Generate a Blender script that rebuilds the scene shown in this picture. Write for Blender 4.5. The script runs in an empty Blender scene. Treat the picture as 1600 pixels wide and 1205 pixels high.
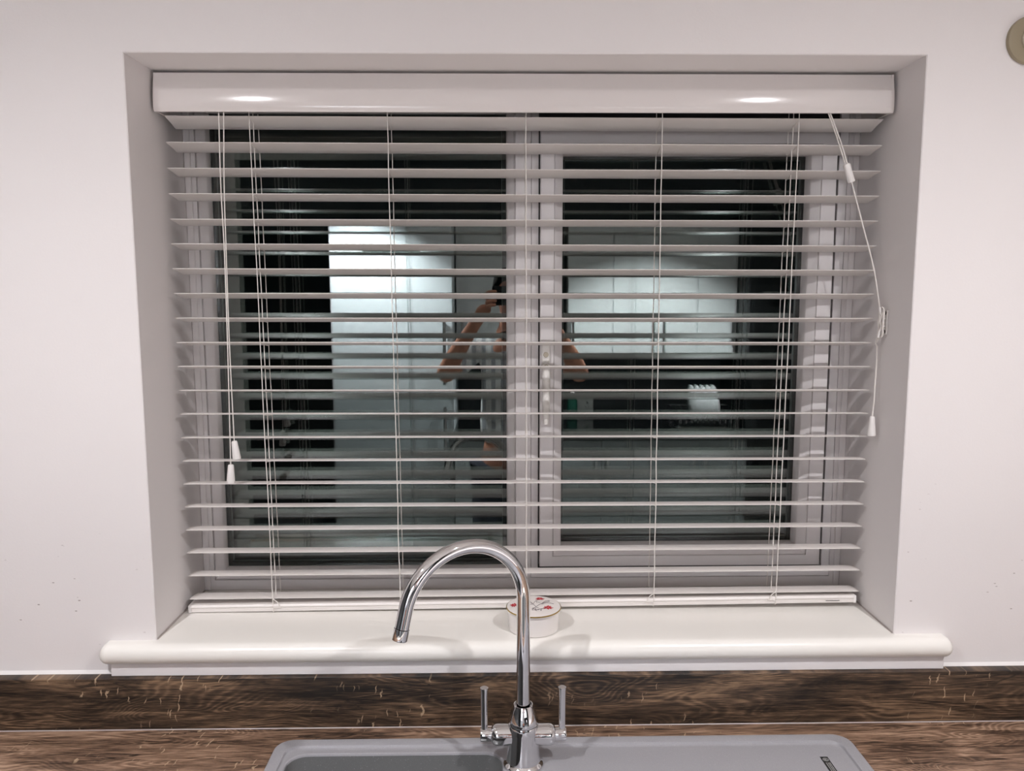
import bpy, bmesh, math, random
from math import pi, sin, cos, sqrt, radians
from mathutils import Vector, Matrix

C = bpy.context.scene.collection
S = bpy.context.scene

# ------------------------------------------------------------------ camera
TH, YA, RO = 0.1190, -0.0163, -0.0014
CAM = Vector((-0.0484, -1.3267, 0.5983))

def cam_dir(X, U, d=1.0):
    c, s = cos(RO), sin(RO); x = X * c - U * s; u = X * s + U * c
    c, s = cos(TH), sin(TH); y = d * c + u * s; z = -d * s + u * c
    c, s = cos(YA), sin(YA)
    return Vector((x * c - y * s, x * s + y * c, z))

cd = bpy.data.cameras.new('camera')
cd.lens = 1250.3 / 1600 * 36
cd.sensor_width = 36
cd.sensor_fit = 'HORIZONTAL'
cd.clip_start = 0.01
cam = bpy.data.objects.new('camera', cd)
C.objects.link(cam)
rt, up, fw = cam_dir(1, 0, 0), cam_dir(0, 1, 0), cam_dir(0, 0, 1)
M3 = Matrix((rt, up, -fw)).transposed()
cam.matrix_world = Matrix.Translation(CAM) @ M3.to_4x4()
S.camera = cam

# ------------------------------------------------------------------ world (night)
w = bpy.data.worlds.new('night'); S.world = w; w.use_nodes = True
w.node_tree.nodes['Background'].inputs[0].default_value = (0.10, 0.16, 0.18, 1)
w.node_tree.nodes['Background'].inputs[1].default_value = 0.004

# ------------------------------------------------------------------ lamps: ceiling downlights, rear pair added as bounce fill
CEIL, FLOOR = 1.345, -1.055
LIGHTS = [(-0.80, -1.00), (0.76, -1.00), (-0.80, -1.95), (0.76, -1.95)]
SPOT_W = [48, 48, 340, 340]
BEAM = [164, 164, 100, 100]                       # wide lamps by the window, added narrow fill beams over the floor
BLEND = [1.0, 1.0, 0.5, 0.5]
for i, (x, y) in enumerate(LIGHTS):
    ld = bpy.data.lights.new('downlight_or_fill_lamp', 'SPOT')
    ld.energy = SPOT_W[i]
    ld.color = (0.985, 0.973, 1.0)
    ld.spot_size = radians(BEAM[i])
    ld.spot_blend = BLEND[i]
    ld.shadow_soft_size = 0.013
    lo = bpy.data.objects.new('downlight_or_fill_lamp', ld)
    lo.location = (x, y, CEIL - 0.012)
    C.objects.link(lo)

S.view_settings.view_transform = 'Standard'
S.view_settings.look = 'None'
S.view_settings.gamma = 1
S.view_settings.use_curve_mapping = False
S.view_settings.exposure = 0.27

# ------------------------------------------------------------------ materials
def lin(c):
    def f(v):
        v /= 255
        return v / 12.92 if v <= 0.04045 else ((v + 0.055) / 1.055) ** 2.4
    return (f(c[0]), f(c[1]), f(c[2]), 1)

def mat(name, rgb, rough=0.5, metal=0.0, spec=0.5, bump=0.0, bscale=200, var=0.0, vscale=4, coat=0.0, trans=0.0, ior=1.5, emit=0.0):
    m = bpy.data.materials.new(name); m.use_nodes = True
    nt = m.node_tree; b = nt.nodes['Principled BSDF']
    b.inputs['Base Color'].default_value = lin(rgb)
    b.inputs['Roughness'].default_value = rough
    b.inputs['Metallic'].default_value = metal
    b.inputs['Specular IOR Level'].default_value = spec
    b.inputs['Coat Weight'].default_value = coat
    b.inputs['Coat Roughness'].default_value = 0.08
    b.inputs['Transmission Weight'].default_value = trans
    b.inputs['IOR'].default_value = ior
    if emit:
        b.inputs['Emission Color'].default_value = (1, .96, .93, 1)
        b.inputs['Emission Strength'].default_value = emit
    if var or bump:
        tc = nt.nodes.new('ShaderNodeTexCoord')
    if var:
        n = nt.nodes.new('ShaderNodeTexNoise'); n.inputs['Scale'].default_value = vscale; n.inputs['Detail'].default_value = 4
        nt.links.new(tc.outputs['Object'], n.inputs['Vector'])
        mx = nt.nodes.new('ShaderNodeMix'); mx.data_type = 'RGBA'
        c = lin(rgb)
        mx.inputs[6].default_value = tuple(v * (1 - var) for v in c[:3]) + (1,)
        mx.inputs[7].default_value = tuple(min(1, v * (1 + var)) for v in c[:3]) + (1,)
        nt.links.new(n.outputs['Fac'], mx.inputs[0]); nt.links.new(mx.outputs[2], b.inputs['Base Color'])
    if bump:
        n2 = nt.nodes.new('ShaderNodeTexNoise'); n2.inputs['Scale'].default_value = bscale; n2.inputs['Detail'].default_value = 3
        nt.links.new(tc.outputs['Object'], n2.inputs['Vector'])
        bp = nt.nodes.new('ShaderNodeBump'); bp.inputs['Strength'].default_value = bump; bp.inputs['Distance'].default_value = 0.002
        nt.links.new(n2.outputs['Fac'], bp.inputs['Height']); nt.links.new(bp.outputs['Normal'], b.inputs['Normal'])
    return m

class NT:
    """small helper to write node trees"""
    def __init__(s, m): s.t = m.node_tree; s.b = s.t.nodes['Principled BSDF']
    def n(s, typ, **kw):
        x = s.t.nodes.new(typ)
        for k, v in kw.items(): setattr(x, k, v)
        return x
    def l(s, a, b): s.t.links.new(a, b)
    def val(s, sock, v):
        if hasattr(v, 'is_output'): s.l(v, sock)
        else: sock.default_value = v
    def math(s, op, a, b=0.0, c=0.0, clamp=False):
        x = s.n('ShaderNodeMath', operation=op); x.use_clamp = clamp
        s.val(x.inputs[0], a); s.val(x.inputs[1], b); s.val(x.inputs[2], c)
        return x.outputs[0]
    def mix(s, f, a, b):
        x = s.n('ShaderNodeMix', data_type='RGBA')
        s.val(x.inputs[0], f); s.val(x.inputs[6], a); s.val(x.inputs[7], b)
        return x.outputs[2]
    def noise(s, vec, scale, detail=3, rough=0.5, dist=0.0):
        x = s.n('ShaderNodeTexNoise'); s.l(vec, x.inputs['Vector'])
        x.inputs['Scale'].default_value = scale; x.inputs['Detail'].default_value = detail
        x.inputs['Roughness'].default_value = rough; x.inputs['Distortion'].default_value = dist
        return x.outputs['Fac']
    def map(s, vec, loc=(0, 0, 0), sc=(1, 1, 1), rot=(0, 0, 0)):
        x = s.n('ShaderNodeMapping'); s.l(vec, x.inputs['Vector'])
        x.inputs['Location'].default_value = loc; x.inputs['Scale'].default_value = sc; x.inputs['Rotation'].default_value = rot
        return x.outputs[0]
    def step(s, v, lo, hi):
        x = s.n('ShaderNodeMapRange', interpolation_type='SMOOTHSTEP'); s.val(x.inputs[0], v)
        x.inputs[1].default_value = lo; x.inputs[2].default_value = hi
        return x.outputs[0]

def wood(name, dark, mid, light, axes, seed, flecks, rough=0.42):
    """weathered oak laminate: cathedral rings, fibres, dark cracks and pale medullary flecks.
       axes = (along, across) index of the object coordinates"""
    m = bpy.data.materials.new(name); m.use_nodes = True
    T = NT(m)
    tc = T.n('ShaderNodeTexCoord')
    sep = T.n('ShaderNodeSeparateXYZ'); T.l(tc.outputs['Object'], sep.inputs[0])
    cmb = T.n('ShaderNodeCombineXYZ')
    T.l(sep.outputs[axes[0]], cmb.inputs[0]); T.l(sep.outputs[axes[1]], cmb.inputs[1])
    cmb.inputs[2].default_value = seed
    v = cmb.outputs[0]
    # cathedral rings = contour lines of a stretched soft noise
    f = T.noise(T.map(v, sc=(3.4, 17, 1)), 1.0, 1.2, 0.4, 0.5)
    wob = T.noise(T.map(v, sc=(30, 220, 1)), 1.0, 3)
    ph = T.math('MULTIPLY_ADD', f, 210.0, T.math('MULTIPLY', wob, 3.2))
    ring = T.math('MULTIPLY_ADD', T.math('SINE', ph), 0.5, 0.5)
    ring = T.math('POWER', ring, 1.6)
    ringmask = T.step(T.noise(T.map(v, sc=(5, 9, 1), loc=(3, 1, 0)), 1.0, 2), .38, .62)
    fib = T.noise(T.map(v, sc=(26, 620, 1)), 1.0, 4, .65)
    fib2 = T.noise(T.map(v, sc=(9, 190, 1)), 1.0, 4, .6, .6)
    patch = T.noise(T.map(v, sc=(4.5, 26, 1), loc=(7, 2, 0)), 1.0, 4, .6, .8)
    t = T.math('MULTIPLY', ring, T.math('MULTIPLY_ADD', ringmask, .30, .05))
    t = T.math('ADD', t, T.math('MULTIPLY', T.math('SUBTRACT', fib, .5), 1.75))
    t = T.math('ADD', t, T.math('MULTIPLY', T.math('SUBTRACT', fib2, .5), 1.2))
    t = T.math('ADD', t, T.math('MULTIPLY_ADD', T.math('SUBTRACT', patch, .5), 1.9, .30), clamp=True)
    cr = T.n('ShaderNodeValToRGB'); T.l(t, cr.inputs[0])
    e = cr.color_ramp.elements
    e[0].color = lin(dark); e[0].position = 0.0
    e[1].color = lin(light); e[1].position = 1.0
    k = e.new(.42); k.color = lin(mid)
    col = cr.outputs[0]
    # dark cracks along the grain
    ck = T.noise(T.map(v, sc=(3.2, 30, 1), loc=(1.7, 5, 0)), 1.0, 5, .55, 1.2)
    ck = T.math('ABSOLUTE', T.math('SUBTRACT', ck, .5))
    ck = T.math('SUBTRACT', 1.0, T.step(ck, .004, .022))
    ck = T.math('MULTIPLY', ck, T.step(T.noise(T.map(v, sc=(3, 8, 1), loc=(2, 9, 0)), 1.0, 2), .46, .6))
    col = T.mix(T.math('MULTIPLY', ck, .8), col, lin((24, 20, 17)))
    # pale flecks: short squiggles crossing the grain
    fv = T.map(v, sc=(62, 30, 1), rot=(0, 0, .35))
    n1 = T.n('ShaderNodeTexNoise'); T.l(T.map(v, sc=(60, 60, 1)), n1.inputs['Vector']); n1.inputs['Scale'].default_value = 1
    add = T.n('ShaderNodeVectorMath', operation='MULTIPLY_ADD')
    T.l(n1.outputs['Color'], add.inputs[0]); add.inputs[1].default_value = (1.1, .6, 0); T.l(fv, add.inputs[2])
    vo = T.n('ShaderNodeTexVoronoi'); vo.feature = 'F1'; vo.inputs['Scale'].default_value = 1.0; vo.inputs['Randomness'].default_value = 1
    vs = T.n('ShaderNodeVectorMath', operation='MULTIPLY'); T.l(add.outputs[0], vs.inputs[0]); vs.inputs[1].default_value = (3.2, 1, 1)
    T.l(vs.outputs[0], vo.inputs['Vector'])
    wn = T.n('ShaderNodeSeparateColor'); T.l(vo.outputs['Color'], wn.inputs[0])
    fl = T.math('SUBTRACT', 1.0, T.step(vo.outputs['Distance'], .16, .30))
    fl = T.math('MULTIPLY', fl, T.math('GREATER_THAN', wn.outputs[0], .6))
    fm = T.step(T.noise(T.map(v, sc=(3.0, 8, 1), loc=(flecks, 3, 0)), 1.0, 2), .50, .57)
    fl = T.math('MULTIPLY', T.math('MULTIPLY', fl, fm), .7)
    col = T.mix(fl, col, lin((196, 170, 140)))
    T.l(col, T.b.inputs['Base Color'])
    T.b.inputs['Roughness'].default_value = rough
    T.b.inputs['Specular IOR Level'].default_value = .45
    bp = T.n('ShaderNodeBump'); bp.inputs['Strength'].default_value = .25; bp.inputs['Distance'].default_value = .0006
    T.l(t, bp.inputs['Height']); T.l(bp.outputs[0], T.b.inputs['Normal'])
    return m

def painted(name, rgb, specks):
    """matt wall paint with roller texture and small scattered dirt splashes (wear)"""
    m = bpy.data.materials.new(name); m.use_nodes = True
    T = NT(m); tc = T.n('ShaderNodeTexCoord'); o = tc.outputs['Object']
    base = T.mix(T.noise(o, 2.2, 3), lin(rgb), lin(tuple(v + 2 for v in rgb)))
    if specks:
        vo = T.n('ShaderNodeTexVoronoi'); vo.inputs['Scale'].default_value = 1
        T.l(T.map(o, sc=(44, 44, 96), rot=(0, .3, 0)), vo.inputs['Vector'])
        sc = T.n('ShaderNodeSeparateColor'); T.l(vo.outputs['Color'], sc.inputs[0])
        d = T.math('SUBTRACT', 1.0, T.step(vo.outputs['Distance'], .06, .13))
        d = T.math('MULTIPLY', d, T.math('GREATER_THAN', sc.outputs[0], .5))
        sp = T.n('ShaderNodeSeparateXYZ'); T.l(o, sp.inputs[0])
        low = T.math('SUBTRACT', 1.0, T.step(sp.outputs[2], .0, .36))
        face = T.math('LESS_THAN', sp.outputs[1], .0008)
        clump = T.step(T.noise(T.map(o, loc=(4, 0, 2)), 6.0, 2), .47, .56)
        d = T.math('MULTIPLY', T.math('MULTIPLY', d, low), T.math('MULTIPLY', face, T.math('MULTIPLY', clump, .75)))
        base = T.mix(d, base, lin((105, 80, 66)))
    T.l(base, T.b.inputs['Base Color'])
    T.b.inputs['Roughness'].default_value = .62
    T.b.inputs['Specular IOR Level'].default_value = .25
    bp = T.n('ShaderNodeBump'); bp.inputs['Strength'].default_value = .12; bp.inputs['Distance'].default_value = .001
    T.l(T.noise(o, 260, 2), bp.inputs['Height']); T.l(bp.outputs[0], T.b.inputs['Normal'])
    return m

def granite(name, rgb):
    m = bpy.data.materials.new(name); m.use_nodes = True
    T = NT(m); tc = T.n('ShaderNodeTexCoord'); o = tc.outputs['Object']
    c = T.mix(T.noise(o, 700, 2), lin(tuple(v - 9 for v in rgb)), lin(tuple(v + 9 for v in rgb)))
    vo = T.n('ShaderNodeTexVoronoi'); vo.inputs['Scale'].default_value = 480; T.l(o, vo.inputs['Vector'])
    sc = T.n('ShaderNodeSeparateColor'); T.l(vo.outputs['Color'], sc.inputs[0])
    d = T.math('MULTIPLY', T.math('SUBTRACT', 1.0, T.step(vo.outputs['Distance'], .15, .3)), T.math('GREATER_THAN', sc.outputs[0], .9))
    c = T.mix(T.math('MULTIPLY', d, .5), c, lin((205, 203, 203)))
    T.l(c, T.b.inputs['Base Color']); T.b.inputs['Roughness'].default_value = .3
    return m

def stripes(name, a, b):
    m = bpy.data.materials.new(name); m.use_nodes = True
    T = NT(m); tc = T.n('ShaderNodeTexCoord')
    sp = T.n('ShaderNodeSeparateXYZ'); T.l(tc.outputs['Object'], sp.inputs[0])
    s = T.math('SINE', T.math('MULTIPLY', sp.outputs[0], 150))
    T.l(T.mix(T.step(s, -.1, .5), lin(a), lin(b)), T.b.inputs['Base Color']); T.b.inputs['Roughness'].default_value = .9
    return m

M = dict(
    wall=painted('white_wall_paint', (234, 229, 228), True),
    plaster=painted('white_plaster', (234, 229, 228), False),
    sill=mat('gloss_white_sill', (243, 240, 234), .28, spec=.5, coat=.3),
    fascia=mat('white_fascia', (232, 228, 228), .45, var=.03, vscale=9),
    upvc=mat('white_upvc', (228, 223, 222), .3, spec=.5),
    gasket=mat('dark_gasket', (48, 46, 46), .7),
    spacer=mat('black_spacer', (14, 16, 16), .5),
    spacer_edge=mat('grey_spacer_edge', (120, 122, 122), .4),
    slat=mat('white_slat', (236, 230, 226), .38, spec=.45),
    slat2=mat('white_valance', (232, 225, 222), .12, spec=.5),
    cord=mat('white_cord', (236, 230, 224), .8, bump=.5, bscale=900),
    tassel=mat('white_plastic', (238, 234, 231), .35),
    clear=mat('clear_plastic', (240, 240, 240), .08, trans=.85, ior=1.4),
    screw=mat('steel_screw', (46, 44, 42), .5, metal=.6),
    handle=mat('white_handle', (238, 234, 228), .22),
    glass=mat('window_glass', (236, 248, 244), 0.0, trans=1.0, ior=1.62),
    chrome=mat('chrome', (226, 226, 228), .045, metal=1),
    chrome_dark=mat('aerator_mesh', (90, 90, 90), .4, metal=1),
    silicone=mat('white_silicone', (236, 232, 230), .35),
    bead=mat('grey_joint_sealant', (178, 168, 164), .3),
    china=mat('white_china', (240, 234, 230), .15, coat=.5),
    gold=mat('gilt_rim', (178, 150, 84), .3, metal=.8),
    red=mat('red_glaze', (184, 34, 48), .25, var=.3, vscale=300),
    pink=mat('pink_glaze', (214, 104, 110), .25),
    stem=mat('grey_green_glaze', (104, 92, 96), .3),
    cream=mat('beige_plastic', (154, 142, 118), .4),
    cream2=mat('pale_beige_plastic', (186, 176, 158), .4),
    sink=granite('grey_composite', (158, 157, 161)),
    bowl=granite('shaded_grey_composite', (114, 115, 115)),  # same sink composite, darkened to paint in the shade of the bowl
    badge=mat('black_badge', (42, 42, 42), .4),
    badge2=mat('silver_print', (176, 176, 174), .35, metal=.3),
    ceiling=mat('ceiling_white', (236, 232, 229), .8),
    floor=mat('stone_floor', (190, 184, 176), .45, var=.08, vscale=6),
    darkwall=mat('charcoal_wall', (66, 68, 70), .7, var=.06),
    hall=mat('hall_wall', (60, 58, 58), .8),
    door_grey=mat('grey_door', (116, 120, 122), .35),
    door=mat('white_cabinet_door', (214, 216, 218), .35, spec=.5),
    fridge=mat('fridge_white', (232, 236, 242), .28, spec=.5),
    carcass=mat('cabinet_carcass', (200, 198, 196), .5),
    steel=mat('brushed_steel', (170, 170, 170), .28, metal=1),
    blackglass=mat('black_glass', (12, 13, 14), .08),
    lens=mat('lamp_lens', (255, 250, 246), .3, emit=10),
    plate=mat('white_plate', (238, 238, 240), .12, coat=.5),
    green=mat('green_plastic', (8, 58, 46), .35),
    socket=mat('socket_white', (230, 230, 228), .3),
    skin=mat('skin', (172, 116, 94), .55, var=.06, vscale=20),
    hair=mat('dark_hair', (32, 24, 20), .7, bump=.8, bscale=260),
    shirt=stripes('striped_cotton', (206, 204, 206), (150, 152, 158)),
    jeans=mat('dark_denim', (34, 38, 50), .9, bump=.4, bscale=800),
    shoe=mat('shoe_black', (24, 24, 26), .6),
    eye=mat('eye_white', (228, 224, 220), .2), iris=mat('iris_brown', (54, 36, 26), .2),
    lip=mat('lip', (168, 98, 90), .5),
    phone=mat('phone_black', (16, 16, 18), .2), screenm=mat('phone_glass', (8, 9, 12), .06),
)
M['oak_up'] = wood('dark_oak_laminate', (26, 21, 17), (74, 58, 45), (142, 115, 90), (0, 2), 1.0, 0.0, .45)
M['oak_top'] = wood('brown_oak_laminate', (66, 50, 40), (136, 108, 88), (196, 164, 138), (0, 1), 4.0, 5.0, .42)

# ------------------------------------------------------------------ mesh helpers
def obj(name, bm, m, parent=None, smooth=True, ang=35, loc=None):
    bmesh.ops.recalc_face_normals(bm, faces=bm.faces)
    me = bpy.data.meshes.new(name); bm.to_mesh(me); bm.free()
    me.materials.append(m)
    if smooth:
        me.polygons.foreach_set('use_smooth', [True] * len(me.polygons))
        me.set_sharp_from_angle(angle=radians(ang))
    o = bpy.data.objects.new(name, me); C.objects.link(o)
    if parent: o.parent = parent
    if loc is not None: o.location = loc
    return o

def dup(o, parent=None, loc=None):
    c = o.copy(); C.objects.link(c)
    if parent is not None: c.parent = parent
    if loc is not None: c.location = loc
    return c

def dup_tree(o, parent=None):
    c = o.copy(); C.objects.link(c)
    if parent is not None: c.parent = parent
    for ch in list(o.children): dup_tree(ch, c)
    return c

def thing(name, label, cat, loc=(0, 0, 0), group=None, rz=0):
    o = bpy.data.objects.new(name, None); C.objects.link(o)
    o.empty_display_size = .05
    o.location = loc; o.rotation_euler = (0, 0, rz)
    return tag(o, label, cat, group)

def tag(o, label, cat, group=None, kind=None):
    o['label'] = label; o['category'] = cat
    if group: o['group'] = group
    if kind: o['kind'] = kind
    return o

def struct(o, label=None, cat=None):
    o['kind'] = 'structure'
    if label: o['label'] = label
    if cat: o['category'] = cat
    return o

def box(bm, x0, x1, y0, y1, z0, z1, bev=0.0, seg=2):
    g = bmesh.ops.create_cube(bm, size=1)
    vs = g['verts']
    for v in vs:
        v.co = Vector(((x0 + x1) / 2 + v.co.x * (x1 - x0), (y0 + y1) / 2 + v.co.y * (y1 - y0), (z0 + z1) / 2 + v.co.z * (z1 - z0)))
    if bev > 0:
        es = list({e for v in vs for e in v.link_edges})
        bmesh.ops.bevel(bm, geom=es, offset=bev, segments=seg, profile=.5, affect='EDGES')
    return bm

def B(*a, **k): return box(bmesh.new(), *a, **k)

def lathe(bm, prof, n=48, mat4=None, cap0=True, cap1=True):
    rings = []
    for r, z in prof:
        ring = []
        for i in range(n):
            p = Vector((r * cos(2 * pi * i / n), r * sin(2 * pi * i / n), z))
            if mat4: p = mat4 @ p
            ring.append(bm.verts.new(p))
        rings.append(ring)
    for a, b in zip(rings, rings[1:]):
        for i in range(n): bm.faces.new((a[i], a[(i + 1) % n], b[(i + 1) % n], b[i]))
    if cap0: bm.faces.new(rings[0][::-1])
    if cap1: bm.faces.new(rings[-1])
    return bm

def tube(bm, pts, r, n=12, caps=True, rs=None):
    pts = [Vector(p) for p in pts]
    t0 = (pts[1] - pts[0]).normalized()
    nrm = t0.orthogonal().normalized()
    rings = []
    for i, p in enumerate(pts):
        t = (pts[min(i + 1, len(pts) - 1)] - pts[max(i - 1, 0)]).normalized()
        nrm = (nrm - t * nrm.dot(t)).normalized(); bn = t.cross(nrm)
        rr = rs[i] if rs else r
        rings.append([bm.verts.new(p + (nrm * cos(2 * pi * k / n) + bn * sin(2 * pi * k / n)) * rr) for k in range(n)])
    for a, b in zip(rings, rings[1:]):
        for i in range(n): bm.faces.new((a[i], a[(i + 1) % n], b[(i + 1) % n], b[i]))
    if caps: bm.faces.new(rings[0][::-1]); bm.faces.new(rings[-1])
    return bm

def prism_x(bm, prof, x0, x1, closed=True):
    """profile of (y, z) swept along x"""
    a = [bm.verts.new((x0, y, z)) for y, z in prof]; b = [bm.verts.new((x1, y, z)) for y, z in prof]
    n = len(prof)
    for i in range(n if closed else n - 1): bm.faces.new((a[i], a[(i + 1) % n], b[(i + 1) % n], b[i]))
    if closed: bm.faces.new(a[::-1]); bm.faces.new(b)
    return bm

def sweep_rect(bm, x0, x1, z0, z1, prof, closed=True):
    """profile of (inset, y) mitred round a rectangle in the xz plane"""
    rings = []
    for ins, y in prof:
        rings.append([bm.verts.new((x, y, z)) for x, z in ((x0 + ins, z0 + ins), (x1 - ins, z0 + ins), (x1 - ins, z1 - ins), (x0 + ins, z1 - ins))])
    m = len(rings)
    for j in range(m if closed else m - 1):
        a, b = rings[j], rings[(j + 1) % m]
        for i in range(4): bm.faces.new((a[i], a[(i + 1) % 4], b[(i + 1) % 4], b[i]))
    return bm

def rrect(x0, x1, y0, y1, r, n=6):
    out = []
    for cx, cy, a0 in ((x1 - r, y1 - r, 0), (x0 + r, y1 - r, pi / 2), (x0 + r, y0 + r, pi), (x1 - r, y0 + r, 3 * pi / 2)):
        for k in range(n + 1):
            a = a0 + (pi / 2) * k / n
            out.append((cx + r * cos(a), cy + r * sin(a)))
    return out

def loop(bm, pts, z): 
    vs = [bm.verts.new((x, y, z)) for x, y in pts]
    es = [bm.edges.new((vs[i], vs[(i + 1) % len(vs)])) for i in range(len(vs))]
    return vs, es

def bridge(bm, a, b):
    n = len(a)
    for i in range(n): bm.faces.new((a[i], a[(i + 1) % n], b[(i + 1) % n], b[i]))

def catmull(P, n=8):
    P = [Vector(p) for p in P]; out = []
    Q = [P[0] * 2 - P[1]] + P + [P[-1] * 2 - P[-2]]
    for i in range(1, len(Q) - 2):
        for k in range(n):
            t = k / n
            a, b, c, d = Q[i - 1], Q[i], Q[i + 1], Q[i + 2]
            out.append(.5 * ((2 * b) + (c - a) * t + (2 * a - 5 * b + 4 * c - d) * t * t + (3 * b - a - 3 * c + d) * t ** 3))
    out.append(P[-1]); return out

# ================================================================== ROOM SHELL
W2, H, DEP = 0.64, 0.9714, 0.33
XL, XR, YB = -2.1, 2.1, -2.9
SB = -0.0355                                    # underside of the sill board

def hole_loop(bm, x0, x1, z0, z1, y):
    vs = [bm.verts.new((x, y, z)) for x, z in ((x0, z0), (x1, z0), (x1, z1), (x0, z1))]
    return vs, [bm.edges.new((vs[i], vs[(i + 1) % 4])) for i in range(4)]

bm = bmesh.new()
ov, oe = hole_loop(bm, XL, XR, FLOOR, CEIL, 0)
c1, e1 = hole_loop(bm, -W2 - .0015, W2 + .0015, SB - .0005, H + .0015, 0)
bmesh.ops.triangle_fill(bm, edges=oe + e1, use_beauty=True)
c2, _ = hole_loop(bm, -W2, W2, SB, H, .0015)
c3, e3 = hole_loop(bm, -W2, W2, SB, H, DEP)
o4, e4 = hole_loop(bm, XL, XR, FLOOR, CEIL, DEP)
bridge(bm, c1, c2); bridge(bm, c2, c3)
bmesh.ops.triangle_fill(bm, edges=e3 + e4, use_beauty=True)
bridge(bm, ov, o4)
struct(obj('wall_front', bm, M['wall'], smooth=False), 'white painted wall around the recessed window')
struct(obj('wall_left', B(XL - .1, XL, YB - .1, DEP, FLOOR, CEIL), M['darkwall'], smooth=False))
struct(obj('wall_right', B(XR, XR + .1, YB - .1, DEP, FLOOR, CEIL), M['plaster'], smooth=False))
struct(obj('floor', B(XL, XR, YB - .1, 0, FLOOR - .1, FLOOR), M['floor'], smooth=False))
struct(obj('ceiling', B(XL, XR, YB - .1, 0, CEIL, CEIL + .1), M['ceiling'], smooth=False))
# opposite wall with a doorway to an unlit hall on the left
bm = bmesh.new()
box(bm, XL, -1.85, YB - .1, YB, FLOOR, CEIL); box(bm, -1.05, XR, YB - .1, YB, FLOOR, CEIL)
box(bm, -1.85, -1.05, YB - .1, YB, FLOOR + 2.0, CEIL)
struct(obj('wall_back', bm, M['darkwall'], smooth=False), 'charcoal wall opposite the window with an open doorway')
bm = bmesh.new()
box(bm, -2.3, -.8, -4.2, -4.1, FLOOR, CEIL); box(bm, -2.4, -2.3, -4.2, YB - .1, FLOOR, CEIL); box(bm, -.8, -.7, -4.2, YB - .1, FLOOR, CEIL)
box(bm, -2.4, -.7, -4.2, YB - .1, CEIL, CEIL + .1); box(bm, -2.4, -.7, -4.2, YB - .1, FLOOR - .1, FLOOR)
struct(obj('wall_hall', bm, M['hall'], smooth=False), 'unlit hall walls beyond the open doorway')

# window board (sill) with bullnose, fascia below it
bm = bmesh.new()
box(bm, -W2 + .0004, W2 - .0004, 0, .238, SB + .0003, 0)
prof = [(0.0, SB), (0.0, 0.0)]
for k in range(0, 13):
    a = pi / 2 + pi * k / 12
    prof.append((-.0115 + .01775 * cos(a), -.01775 + .01775 * sin(a)))
prism_x(bm, prof, -.717, .722)
for sx, xe in ((-1, -.717), (1, .722)):            # returned rounded ends
    pts = []
    rings = []
    for j in range(0, 7):
        a = (pi / 2) * j / 6
        rings.append([bm.verts.new((xe + sx * .010 * sin(a), y if y > -.0115 else -.0115 + (y + .0115) * (cos(a) * .35 + .65), -.01775 + (z + .01775) * (cos(a) * .62 + .38))) for y, z in prof])
    for a, b in zip(rings, rings[1:]): bridge(bm, a, b)
    bm.faces.new(rings[-1])
bmesh.ops.remove_doubles(bm, verts=bm.verts, dist=.00005)
struct(obj('trim_1', bm, M['sill'], ang=25), 'gloss white window sill board with rounded nose')
struct(obj('trim_2', B(-.7135, .7235, -.0150, -.0001, -.0577, SB - .0002, bev=.0008, seg=1), M['fascia']), 'narrow white fascia strip under the window sill')
# sealant at the foot of the reveals
bm = bmesh.new()
for sx in (-1, 1):
    tube(bm, [(sx * (W2 - .0008), .002, .0004), (sx * (W2 - .0008), .228, .0004)], .0016, 8)
struct(obj('trim_3', bm, M['bead']), 'thin grey sealant joint between sill and reveals')

# ================================================================== WINDOW
FY = .230
win = bpy.data.objects.new('window_1', None); C.objects.link(win)
struct(win, 'white double-glazed casement window with dark night glass')
G = .0005
bm = bmesh.new()                                   # flat outer frame + mullion
sweep_rect(bm, -W2 + G, W2 - G, .0006, H - G, [(0, FY), (.0200, FY), (.0200, .300), (0, .300)])
obj('outer_frame', bm, M['upvc'], win)
obj('mullion', B(-.016, .014, FY, .300, .0206, H - .0205, bev=.001, seg=1), M['upvc'], win)
fb = obj('glazing_bead', sweep_rect(bmesh.new(), -.6195, -.016, .0208, H - .0208,
    [(0, FY + .003), (.0012, FY + .001), (.0022, FY + .0035), (.0030, FY + .001), (.0145, FY + .013), (.0160, FY + .016), (.0175, .262), (0, .262)]), M['upvc'], win)
obj('glazing_rebate', sweep_rect(bmesh.new(), -.6195, -.016, .0208, H - .0208, [(0, .2625), (.0172, .2625), (.0172, .2995), (0, .2995)]), M['upvc'], win)
obj('sash_rebate', sweep_rect(bmesh.new(), .0140, .6195, .0208, H - .0208,
    [(0, FY + .0025), (.0012, FY), (.0145, FY + .006), (.0152, .262), (0, .262)]), M['upvc'], win)
obj('sash_seal', sweep_rect(bmesh.new(), .0290, .6045, .0355, H - .0355, [(0, FY + .012), (.012, FY + .012), (.012, FY + .02), (0, FY + .02)]), M['gasket'], win)
for s_ in (-1, 1):
    obj('cover_strip', B(min(s_ * .6275, s_ * (W2 - G)), max(s_ * .6275, s_ * (W2 - G)), FY - .0035, FY - .0001, .0010, H - .001, bev=.001, seg=1), M['upvc'], win)
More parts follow.
